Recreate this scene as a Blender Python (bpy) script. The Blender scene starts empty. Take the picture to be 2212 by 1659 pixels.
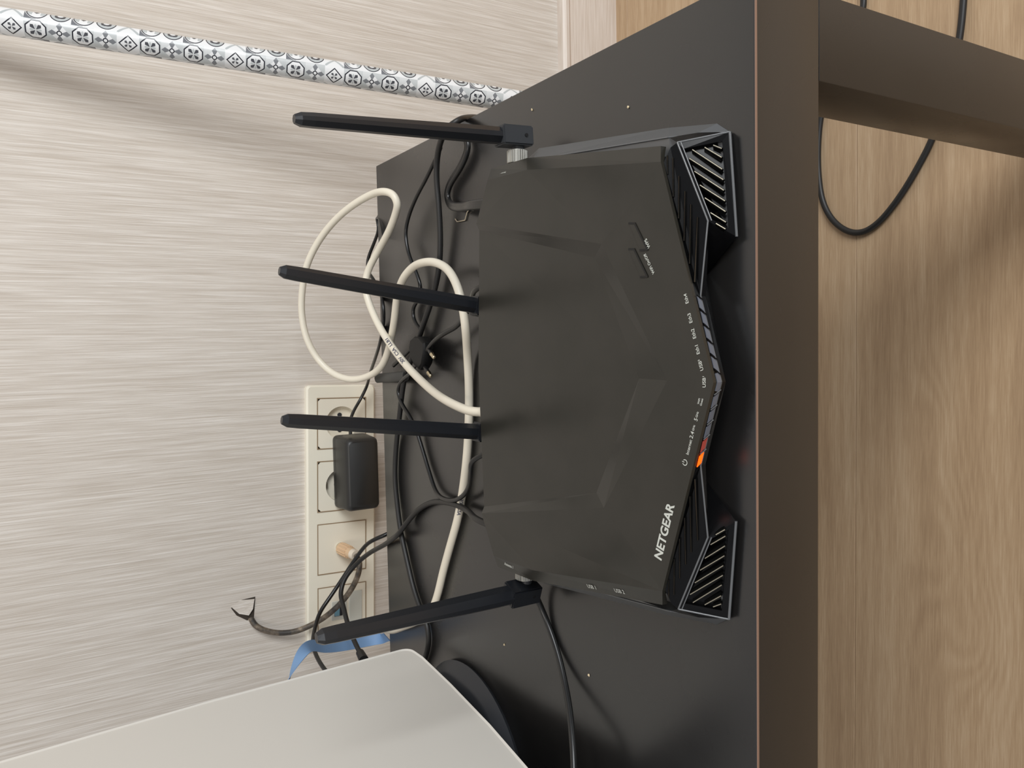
import bpy, bmesh, math, random
from mathutils import Vector, Matrix
random.seed(7)
scene = bpy.context.scene
COL = scene.collection

# ---------------------------------------------------------------- camera
cam_data = bpy.data.cameras.new('camera')
cam_data.sensor_fit = 'HORIZONTAL'
cam_data.sensor_width = 36.0
cam_data.lens = 36.0 * 1721.0 / 2212.0
cam_data.clip_start = 0.01
cam = bpy.data.objects.new('camera', cam_data)
COL.objects.link(cam)
# the phone was held on its side: the picture's left is up in the room
RIGHT = Vector((0.9983117, 0.03596264, -0.04561181))
DOWN = Vector((-0.01987453, -0.52637723, -0.85001883))
FWD = Vector((-0.05457794, 0.84949026, -0.5247738))
M = Matrix((DOWN, RIGHT, -FWD)).transposed().to_4x4()
M.translation = Vector((-0.19024, -0.29478, 0.78605))
cam.matrix_world = M
scene.camera = cam

# ---------------------------------------------------------------- world, lights, exposure
world = bpy.data.worlds.new('room_ambient')
scene.world = world
world.use_nodes = True
bg = world.node_tree.nodes['Background']
bg.inputs[0].default_value = (0.93, 0.95, 1.0, 1)
bg.inputs[1].default_value = 0.44


def area(name, loc, target, size, size_y, power, color):
    l = bpy.data.lights.new(name, 'AREA')
    l.shape = 'RECTANGLE'
    l.size, l.size_y = size, size_y
    l.energy = power
    l.color = color
    o = bpy.data.objects.new(name, l)
    COL.objects.link(o)
    o.location = loc
    o.rotation_euler = (Vector(target) - Vector(loc)).to_track_quat('-Z', 'Y').to_euler()
    return o


area('window_daylight', (1.15, -1.25, 1.5), (-0.05, 0.4, 0.45), 0.95, 1.2, 36, (0.96, 0.985, 1.0))
area('ceiling_light', (-0.5, -0.9, 2.5), (-0.4, 0.2, 0.4), 0.5, 0.5, 8, (1.0, 0.90, 0.78))

vs = scene.view_settings
vs.view_transform = 'Standard'
vs.look = 'None'
vs.gamma = 1.0
vs.use_curve_mapping = False
vs.exposure = 0.12

# ---------------------------------------------------------------- node helpers
class N:
    """tiny expression wrapper round Math nodes"""
    def __init__(s, nt, sock):
        s.nt, s.s = nt, sock

    def _m(s, op, *a):
        n = s.nt.nodes.new('ShaderNodeMath')
        n.operation = op
        for i, v in enumerate((s,) + a):
            if isinstance(v, N):
                s.nt.links.new(v.s, n.inputs[i])
            else:
                n.inputs[i].default_value = v
        return N(s.nt, n.outputs[0])

    def __add__(s, o): return s._m('ADD', o)
    __radd__ = __add__
    def __sub__(s, o): return s._m('SUBTRACT', o)
    def __rsub__(s, o): return (s * -1.0) + o
    def __mul__(s, o): return s._m('MULTIPLY', o)
    __rmul__ = __mul__
    def __truediv__(s, o): return s._m('DIVIDE', o)
    def __lt__(s, o): return s._m('LESS_THAN', o)
    def __gt__(s, o): return s._m('GREATER_THAN', o)
    def abs(s): return s._m('ABSOLUTE')
    def floor(s): return s._m('FLOOR')
    def frac(s): return s._m('FRACT')
    def mod(s, o): return s._m('FLOORED_MODULO', o)
    def max(s, o): return s._m('MAXIMUM', o)
    def min(s, o): return s._m('MINIMUM', o)
    def sin(s): return s._m('SINE')
    def exp(s): return s._m('EXPONENT')
    def sqrt(s): return s._m('SQRT')
    def atan2(s, o): return s._m('ARCTAN2', o)
    def pow(s, o): return s._m('POWER', o)


def srgb(r, g, b):
    f = lambda c: (c / 255 / 12.92) if c / 255 <= 0.04045 else ((c / 255 + 0.055) / 1.055) ** 2.4
    return (f(r), f(g), f(b), 1.0)


def mat(name, color, rough=0.5, metal=0.0, spec=0.5, emit=None, strength=0.0, coat=0.0):
    m = bpy.data.materials.new(name)
    m.use_nodes = True
    b = m.node_tree.nodes['Principled BSDF']
    b.inputs['Base Color'].default_value = color
    b.inputs['Roughness'].default_value = rough
    b.inputs['Metallic'].default_value = metal
    b.inputs['Specular IOR Level'].default_value = spec
    b.inputs['Coat Weight'].default_value = coat
    if emit:
        b.inputs['Emission Color'].default_value = emit
        b.inputs['Emission Strength'].default_value = strength
    return m


def bsdf(m): return m.node_tree.nodes['Principled BSDF']


def coords(m, kind='Object'):
    nt = m.node_tree
    if kind == 'World':
        g = nt.nodes.new('ShaderNodeNewGeometry')
        return g.outputs['Position']
    t = nt.nodes.new('ShaderNodeTexCoord')
    return t.outputs[kind]


def mapping(m, vec, scale=(1, 1, 1), loc=(0, 0, 0), rot=(0, 0, 0)):
    n = m.node_tree.nodes.new('ShaderNodeMapping')
    n.inputs['Scale'].default_value = scale
    n.inputs['Location'].default_value = loc
    n.inputs['Rotation'].default_value = rot
    m.node_tree.links.new(vec, n.inputs['Vector'])
    return n.outputs[0]


def noise(m, vec, scale=5, detail=4, rough=0.5, dist=0.0):
    n = m.node_tree.nodes.new('ShaderNodeTexNoise')
    n.inputs['Scale'].default_value = scale
    n.inputs['Detail'].default_value = detail
    n.inputs['Roughness'].default_value = rough
    n.inputs['Distortion'].default_value = dist
    if vec is not None:
        m.node_tree.links.new(vec, n.inputs['Vector'])
    return N(m.node_tree, n.outputs[0])


def ramp(m, fac, stops):
    n = m.node_tree.nodes.new('ShaderNodeValToRGB')
    e = n.color_ramp.elements
    while len(e) < len(stops):
        e.new(0.5)
    for el, (p, c) in zip(e, stops):
        el.position = p
        el.color = c
    m.node_tree.links.new(fac.s, n.inputs[0])
    return n.outputs[0]


def bump(m, height, strength=0.3, dist=0.001):
    n = m.node_tree.nodes.new('ShaderNodeBump')
    n.inputs['Strength'].default_value = strength
    n.inputs['Distance'].default_value = dist
    m.node_tree.links.new(height.s, n.inputs['Height'])
    m.node_tree.links.new(n.outputs[0], bsdf(m).inputs['Normal'])


def sep(m, vec):
    n = m.node_tree.nodes.new('ShaderNodeSeparateXYZ')
    m.node_tree.links.new(vec, n.inputs[0])
    return [N(m.node_tree, n.outputs[i]) for i in range(3)]


def link_color(m, out, inp='Base Color'):
    m.node_tree.links.new(out, bsdf(m).inputs[inp])


# ---------------------------------------------------------------- materials
def make_wallpaper():
    m = mat('striated_wallpaper', srgb(203, 192, 176), 0.6, spec=0.3)
    w = coords(m, 'World')
    fine = noise(m, mapping(m, w, (1100, 1100, 16)), 1, 3, 0.6)
    wide = noise(m, mapping(m, w, (420, 420, 11)), 1, 3, 0.55, 0.4)
    patch = noise(m, mapping(m, w, (5, 5, 3)), 1, 2)
    h = fine * 0.5 + wide * 0.5
    c = ramp(m, h + patch * 0.08 - 0.04, [(0.36, srgb(197, 187, 175)), (0.52, srgb(212, 204, 194)), (0.66, srgb(228, 222, 214))])
    link_color(m, c)
    bump(m, h, 0.6, 0.0012)
    return m


def make_oak():
    m = mat('oak_laminate', srgb(180, 150, 116), 0.48, spec=0.4)
    w = coords(m, 'World')
    x, y, z = sep(m, w)
    g = y
    # knots and cathedral figure bend the grain
    for (x0, y0, sx, sy, a) in ((-0.285, 0.165, 0.05, 0.022, 0.03), (-0.40, 0.150, 0.075, 0.035, 0.06),
                                (-0.49, 0.118, 0.05, 0.03, 0.045), (0.12, 0.06, 0.05, 0.03, 0.035), (-0.9, 0.1, 0.09, 0.04, 0.05)):
        dx = (x - x0) / sx
        dy = (y - y0) / sy
        e = ((dx * dx + dy * dy) * -1.0).exp()
        g = g + e * a
    warp = noise(m, mapping(m, w, (4, 14, 1)), 1, 4, 0.6)
    g2 = g + warp * 0.03
    rings = (g2 * 430.0).sin() * 0.5 + 0.5
    fine = noise(m, mapping(m, w, (26, 700, 1)), 1, 4, 0.65)
    broad = noise(m, mapping(m, w, (2.2, 26, 1)), 1, 3, 0.5)
    t = rings * 0.055 + fine * 0.52 + broad * 0.46
    c = ramp(m, t, [(0.32, srgb(158, 130, 101)), (0.52, srgb(182, 154, 122)), (0.72, srgb(203, 178, 147))])
    link_color(m, c)
    bump(m, fine, 0.12, 0.0006)
    return m


def make_table_mat():
    m = mat('black_brown_foil', srgb(20, 18, 16), 0.30, spec=0.95)
    w = coords(m, 'World')
    n1 = noise(m, mapping(m, w, (7, 7, 7)), 1, 4, 0.6)
    n2 = noise(m, mapping(m, w, (900, 900, 900)), 1, 2, 0.6)
    c = ramp(m, n1, [(0.3, srgb(22, 21, 21)), (0.7, srgb(28, 27, 26))])
    link_color(m, c)
    r = n1 * 0.12 + 0.22
    m.node_tree.links.new(r.s, bsdf(m).inputs['Roughness'])
    bump(m, n2, 0.05, 0.0002)
    return m


def make_router_top():
    m = mat('router_matte_shell', srgb(34, 34, 30), 0.40, spec=0.5)
    w = coords(m, 'World')
    n1 = noise(m, mapping(m, w, (26, 26, 26)), 1, 3, 0.55)
    c = ramp(m, n1, [(0.35, srgb(37, 36, 31)), (0.65, srgb(43, 41, 36))])
    link_color(m, c)
    r = n1 * 0.14 + 0.24
    m.node_tree.links.new(r.s, bsdf(m).inputs['Roughness'])
    n2 = noise(m, mapping(m, w, (1600, 1600, 1600)), 1, 2)
    bump(m, n2, 0.05, 0.0002)
    return m


def make_baseboard():
    m = mat('pale_woodgrain_board', srgb(214, 202, 190), 0.45)
    w = coords(m, 'World')
    f = noise(m, mapping(m, w, (12, 12, 420)), 1, 4, 0.6)
    link_color(m, ramp(m, f, [(0.35, srgb(204, 190, 176)), (0.7, srgb(224, 214, 204))]))
    return m


def make_tile_print():
    """black, grey and white patchwork-tile print wrapped four tiles round the tube"""
    m = mat('patchwork_tile_film', srgb(230, 232, 233), 0.22, spec=0.5)
    nt = m.node_tree
    x, y, z = sep(m, coords(m, 'Object'))
    th = y.atan2(x)
    u = th * (2.0 / math.pi) + TILE_U
    v = (z * -1.0 + TILE_V) / TILE
    row = u.floor().mod(4.0)
    k = v.floor().mod(5.0)
    p = u.frac() * 2.0 - 1.0
    q = v.frac() * 2.0 - 1.0
    ap, aq = p.abs(), q.abs()
    r = (p * p + q * q).sqrt()
    a = ((p + q) * 0.7071).abs()
    b = ((p - q) * 0.7071).abs()
    isd = k < 0.5
    odd = (k.mod(2.0) > 0.5)
    even = 1.0 - odd - isd
    # row A motifs: 1 = dark, values in between = greys
    octd = ap.max(aq).max((ap + aq) * 0.7071)
    ring = (octd > 0.80) * (octd < 0.92)
    petA = (b < ((a - 0.04) * 0.42).min((0.66 - a) * 1.1))
    petB = (a < ((b - 0.04) * 0.42).min((0.66 - b) * 1.1))
    petal = petA.max(petB)
    axp = (aq < ((ap - 0.04) * 0.4).min((0.55 - ap) * 0.9)).max(ap < ((aq - 0.04) * 0.4).min((0.55 - aq) * 0.9))
    m_oct = ring.max(petal * 0.86).max(axp * 0.2).max((octd > 0.92) * 0.16)
    rr = (r > 0.15) * (r < 0.25)
    fl = (aq < ((ap - 0.15) * 0.55).min((0.97 - ap) * 0.8)).max(ap < ((aq - 0.15) * 0.55).min((0.97 - aq) * 0.8))
    chk = ((p * q) > 0.0) * (ap + aq > 0.9) * 0.18 + ((p * q) < 0.0) * (ap + aq > 0.75) * 0.10
    m_fl = rr.max(fl * 0.52).max(chk)
    dm = ap + aq
    dring = (dm > 0.72) * (dm < 0.88)
    sp_ = ((b < ((a - 0.03) * 0.5).min((0.42 - a) * 1.2)).max(a < ((b - 0.03) * 0.5).min((0.42 - b) * 1.2))) * (dm < 0.7)
    m_di = dring.max(sp_ * 0.8)
    # neighbouring rows: rounded medallions
    cr = (r > 0.80) * (r < 0.90)
    med1 = cr.max((dm < 0.26) * 0.9).max((r < 0.80) * (ap < 0.5) * (aq > 0.35) * 0.22).max((r > 0.95) * ((p * q) > 0.0) * 0.55)
    star = r * (1.0 + (th * 0.0 + a.min(b)) * 0.5)
    med2 = cr.max((star < 0.56) * (r > 0.26) * 0.92).max((r < 0.80) * (r > 0.5) * 0.22)
    lat = ((ap - aq).abs() < 0.16) * 0.24
    A = m_oct * odd + m_fl * even + m_di * isd
    B = med1 * odd + med2 * even + lat * isd
    rowmod = row.mod(2.0) > 0.5
    tot = B * rowmod + A * (1.0 - rowmod)
    c = ramp(m, tot, [(0.0, srgb(232, 234, 235)), (0.22, srgb(186, 192, 193)), (0.55, srgb(116, 119, 124)), (1.0, srgb(34, 34, 44))])
    link_color(m, c)
    return m


TILE = 0.0200
TILE_U = 5.8778
TILE_V = 0.80211

WALLPAPER = make_wallpaper()
OAK = make_oak()
TABLE = make_table_mat()
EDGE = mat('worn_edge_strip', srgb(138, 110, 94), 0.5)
BASEB = make_baseboard()
TILEP = make_tile_print()
CARD = mat('cardboard_core', srgb(176, 146, 110), 0.9)
RTOP = make_router_top()
RGLOSS = mat('router_gloss_black', srgb(8, 8, 9), 0.2, spec=0.22)
RDARK = mat('router_dark_cavity', srgb(12, 12, 12), 0.5)
RSIDE = mat('router_satin_side', srgb(88, 89, 90), 0.28, spec=1.0)
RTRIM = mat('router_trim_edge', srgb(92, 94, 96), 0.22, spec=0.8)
SLAT = mat('router_vent_slat', srgb(16, 16, 15), 0.16, spec=1.0)
CREST = mat('slat_crest_painted_glint', srgb(150, 144, 128), 0.3, metal=0.8)  # pale metallic colour paints the light glinting along the black slats' crests
LEDOFF = mat('indicator_grey', srgb(98, 103, 114), 0.3, spec=0.6)
LEDRED = mat('indicator_dim_red', srgb(150, 70, 62), 0.3, emit=srgb(200, 60, 40), strength=0.12)
LEDON = mat('indicator_lit_orange', srgb(255, 90, 20), 0.3, emit=(1.0, 0.09, 0.003, 1), strength=1.6)
PRINT = mat('white_print', srgb(196, 198, 190), 0.6)
ANT = mat('antenna_satin_black', srgb(24, 26, 30), 0.34, spec=0.55)
ANTB = mat('antenna_hinge_plastic', srgb(50, 52, 55), 0.42)
KNOB = mat('knurled_metal', srgb(170, 168, 160), 0.28, metal=0.85)
BRASS = mat('nickel_pin', srgb(214, 200, 170), 0.18, metal=1.0)
STEEL = mat('steel_wire', srgb(205, 195, 175), 0.25, metal=0.9)
WHITEC = mat('cream_cable_jacket', srgb(230, 222, 204), 0.38)
INK = mat('blue_black_ink', srgb(48, 54, 84), 0.6)
BLACKC = mat('black_cable_jacket', srgb(20, 20, 20), 0.30, spec=0.55)
BLACKC2 = mat('matte_black_cable', srgb(30, 29, 28), 0.45)
ADAPT = mat('adapter_black_plastic', srgb(26, 26, 25), 0.46, spec=0.7)
IVORY = mat('ivory_plastic', srgb(240, 234, 216), 0.32)
IVORYD = mat('ivory_plastic_recess', srgb(237, 230, 212), 0.35)
SEAM = mat('cover_seam', srgb(150, 128, 100), 0.7)
HOLE = mat('socket_hole', srgb(38, 40, 46), 0.6)
PORTBLUE = mat('port_blue_plastic', srgb(120, 165, 184), 0.35)
CLEAR = mat('port_shutter', srgb(205, 206, 196), 0.25)
PLUGW = mat('aged_plug_plastic', srgb(216, 184, 148), 0.5)
PLUGT = mat('pale_plug_tip', srgb(226, 214, 196), 0.4)
RIBBON = mat('pale_blue_ribbon', srgb(128, 164, 206), 0.55)
CONW = mat('console_white_shell', srgb(218, 214, 206), 0.42)
CONB = mat('console_black_core', srgb(14, 14, 16), 0.2)
STANDM = mat('console_stand_satin', srgb(40, 42, 46), 0.45)
GREY = mat('dusty_sleeve', srgb(62, 62, 60), 0.6)
CRUMB = mat('pale_crumb', srgb(214, 196, 160), 0.7)


def make_coax():
    m = mat('dirty_coax_jacket', srgb(88, 80, 70), 0.55)
    n = noise(m, mapping(m, coords(m, 'World'), (70, 70, 70)), 1, 4, 0.6)
    link_color(m, ramp(m, n, [(0.40, srgb(56, 52, 48)), (0.55, srgb(104, 92, 78)), (0.72, srgb(168, 152, 132))]))
    return m


COAX = make_coax()

# ---------------------------------------------------------------- mesh helpers
def smooth(me, on=True, angle=None):
    for p in me.polygons:
        p.use_smooth = on
    if on and angle is not None:
        try:
            me.set_sharp_from_angle(angle=math.radians(angle))
        except Exception:
            pass


def link(name, me, parent=None, loc=None, material=None):
    if material is not None:
        me.materials.clear()
        me.materials.append(material)
    o = bpy.data.objects.new(name, me)
    COL.objects.link(o)
    if parent is not None:
        o.parent = parent
    if loc is not None:
        o.location = loc
    return o


def from_data(name, verts, faces, material, parent=None, loc=None, sm=None):
    me = bpy.data.meshes.new(name)
    me.from_pydata([tuple(v) for v in verts], [], faces)
    bm = bmesh.new()
    bm.from_mesh(me)
    bmesh.ops.recalc_face_normals(bm, faces=bm.faces)
    bm.to_mesh(me)
    bm.free()
    if sm is not None:
        smooth(me, True, sm)
    me.update()
    return link(name, me, parent, loc, material)


def bm_obj(name, bm, material, parent=None, loc=None, sm=None):
    me = bpy.data.meshes.new(name)
    bmesh.ops.recalc_face_normals(bm, faces=bm.faces)
    bm.to_mesh(me)
    bm.free()
    if sm is not None:
        smooth(me, True, sm)
    return link(name, me, parent, loc, material)


def add_box(bm, lo, hi):
    lo, hi = Vector(lo), Vector(hi)
    vs_ = [bm.verts.new((x, y, z)) for x in (lo.x, hi.x) for y in (lo.y, hi.y) for z in (lo.z, hi.z)]
    for f in ((0, 1, 3, 2), (4, 6, 7, 5), (0, 4, 5, 1), (2, 3, 7, 6), (0, 2, 6, 4), (1, 5, 7, 3)):
        bm.faces.new([vs_[i] for i in f])


def box(name, lo, hi, material, parent=None, bevel=0.0, seg=2, loc=None):
    bm = bmesh.new()
    add_box(bm, lo, hi)
    if bevel:
        bmesh.ops.bevel(bm, geom=bm.edges[:], offset=bevel, segments=seg, affect='EDGES', profile=0.5)
    return bm_obj(name, bm, material, parent, loc, 40 if bevel else None)


def extrude_poly(name, pts, depth_vec, material, parent=None, bevel=0.0, seg=2, loc=None, sm=40):
    """prism: pts is a closed 3D polygon, extruded along depth_vec"""
    bm = bmesh.new()
    d = Vector(depth_vec)
    a = [bm.verts.new(Vector(p)) for p in pts]
    b = [bm.verts.new(Vector(p) + d) for p in pts]
    n = len(pts)
    bm.faces.new(a)
    bm.faces.new(b[::-1])
    for i in range(n):
        bm.faces.new((a[i], b[i], b[(i + 1) % n], a[(i + 1) % n]))
    if bevel:
        bmesh.ops.recalc_face_normals(bm, faces=bm.faces)
        bmesh.ops.bevel(bm, geom=bm.edges[:], offset=bevel, segments=seg, affect='EDGES', profile=0.5)
    return bm_obj(name, bm, material, parent, loc, sm)


def catmull(pts, n=8):
    P = [Vector(p) for p in pts]
    P = [P[0] * 2 - P[1]] + P + [P[-1] * 2 - P[-2]]
    out = []
    for i in range(1, len(P) - 2):
        p0, p1, p2, p3 = P[i - 1:i + 3]
        # centripetal
        t0 = 0.0
        t1 = t0 + max((p1 - p0).length, 1e-6) ** 0.5
        t2 = t1 + max((p2 - p1).length, 1e-6) ** 0.5
        t3 = t2 + max((p3 - p2).length, 1e-6) ** 0.5
        for j in range(n):
            t = t1 + (t2 - t1) * j / n
            a1 = p0 * ((t1 - t) / (t1 - t0)) + p1 * ((t - t0) / (t1 - t0))
            a2 = p1 * ((t2 - t) / (t2 - t1)) + p2 * ((t - t1) / (t2 - t1))
            a3 = p2 * ((t3 - t) / (t3 - t2)) + p3 * ((t - t2) / (t3 - t2))
            b1 = a1 * ((t2 - t) / (t2 - t0)) + a2 * ((t - t0) / (t2 - t0))
            b2 = a2 * ((t3 - t) / (t3 - t1)) + a3 * ((t - t1) / (t3 - t1))
            out.append(b1 * ((t2 - t) / (t2 - t1)) + b2 * ((t - t1) / (t2 - t1)))
    out.append(P[-2])
    return out


def relax(path, it=6):
    P = [p.copy() for p in path]
    for _ in range(it):
        Q = [p.copy() for p in P]
        for i in range(1, len(P) - 1):
            Q[i] = P[i] * 0.5 + (P[i - 1] + P[i + 1]) * 0.25
        P = Q
    return P


def frames(path, up=Vector((0, 0, 1))):
    fr = []
    for i, p in enumerate(path):
        t = (path[min(i + 1, len(path) - 1)] - path[max(i - 1, 0)]).normalized()
        s = t.cross(up)
        if s.length < 1e-4:
            s = Vector((1, 0, 0))
        fr.append((t, s))
    # parallel transport from the first frame so the tube never flips
    t0, s0 = fr[0]
    s = s0.normalized()
    out = []
    for t, _ in fr:
        s = (s - t * s.dot(t))
        s = s.normalized() if s.length > 1e-6 else Vector((1, 0, 0))
        out.append((t, s, s.cross(t).normalized()))
    return out


def tube_mesh(name, path, r, sides=12, profile=None, up=Vector((0, 0, 1)), fixed_up=False, radii=None):
    prof = profile or [(math.cos(2 * math.pi * i / sides) * r, math.sin(2 * math.pi * i / sides) * r) for i in range(sides)]
    k = len(prof)
    fr = frames(path, up)
    if fixed_up:
        fr = []
        for i in range(len(path)):
            t = (path[min(i + 1, len(path) - 1)] - path[max(i - 1, 0)]).normalized()
            s = t.cross(up)
            s = s.normalized() if s.length > 1e-4 else Vector((1, 0, 0))
            fr.append((t, s, s.cross(t).normalized()))
    V, F = [], []
    for i, (p, (t, s, n)) in enumerate(zip(path, fr)):
        f = radii[i] if radii else 1.0
        for a, b in prof:
            V.append(p + s * (a * f) + n * (b * f))
    for i in range(len(path) - 1):
        for j in range(k):
            a = i * k + j
            b = i * k + (j + 1) % k
            F.append((a, b, b + k, a + k))
    F.append(tuple(range(k))[::-1])
    F.append(tuple(range((len(path) - 1) * k, len(path) * k)))
    me = bpy.data.meshes.new(name)
    me.from_pydata([tuple(v) for v in V], [], F)
    bm = bmesh.new()
    bm.from_mesh(me)
    bmesh.ops.recalc_face_normals(bm, faces=bm.faces)
    bm.to_mesh(me)
    bm.free()
    smooth(me, True, 50)
    return me


def twin_profile(r):
    """figure-of-eight section of a flat two-core lead"""
    out = []
    for c, a0, a1 in ((-0.8 * r, 60, 300), (0.8 * r, -120, 120)):
        for i in range(9):
            a = math.radians(a0 + (a1 - a0) * i / 8)
            out.append((c + math.cos(a) * r, math.sin(a) * r))
    return out


def tube(name, pts, r, material, parent=None, sides=12, n=8, it=5, profile=None, fixed_up=False):
    path = relax(catmull(pts, n), it)
    me = tube_mesh(name, path, r, sides, profile, fixed_up=fixed_up)
    return link(name, me, parent, None, material), path


def cylinder(bm, c, axis, r, h, seg=24, r2=None):
    axis = Vector(axis).normalized()
    q = Vector((0, 0, 1)).rotation_difference(axis)
    m = Matrix.Translation(Vector(c)) @ q.to_matrix().to_4x4()
    bmesh.ops.create_cone(bm, cap_ends=True, segments=seg, radius1=r, radius2=r if r2 is None else r2, depth=h, matrix=m)


def text_mesh(body, size, bold=0.0, align='CENTER', spacing=1.0):
    cu = bpy.data.curves.new('lettering', 'FONT')
    cu.body = body
    cu.size = size
    cu.align_x = align
    cu.align_y = 'CENTER'
    cu.offset = bold
    cu.space_character = spacing
    cu.resolution_u = 4
    o = bpy.data.objects.new('lettering', cu)
    COL.objects.link(o)
    bpy.context.view_layer.update()
    dg = bpy.context.evaluated_depsgraph_get()
    me = bpy.data.meshes.new_from_object(o.evaluated_get(dg))
    bpy.data.objects.remove(o)
    bpy.data.curves.remove(cu)
    me.materials.clear()
    return me


def tag(o, label, cat, group=None):
    o['label'] = label
    o['category'] = cat
    if group:
        o['group'] = group
    return o


def thing(name, loc, label, cat, rz=0.0, group=None):
    o = bpy.data.objects.new(name, None)
    o.empty_display_size = 0.05
    COL.objects.link(o)
    o.location = loc
    o.rotation_euler = (0, 0, rz)
    return tag(o, label, cat, group)


def struct(o):
    o['kind'] = 'structure'
    return o


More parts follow.
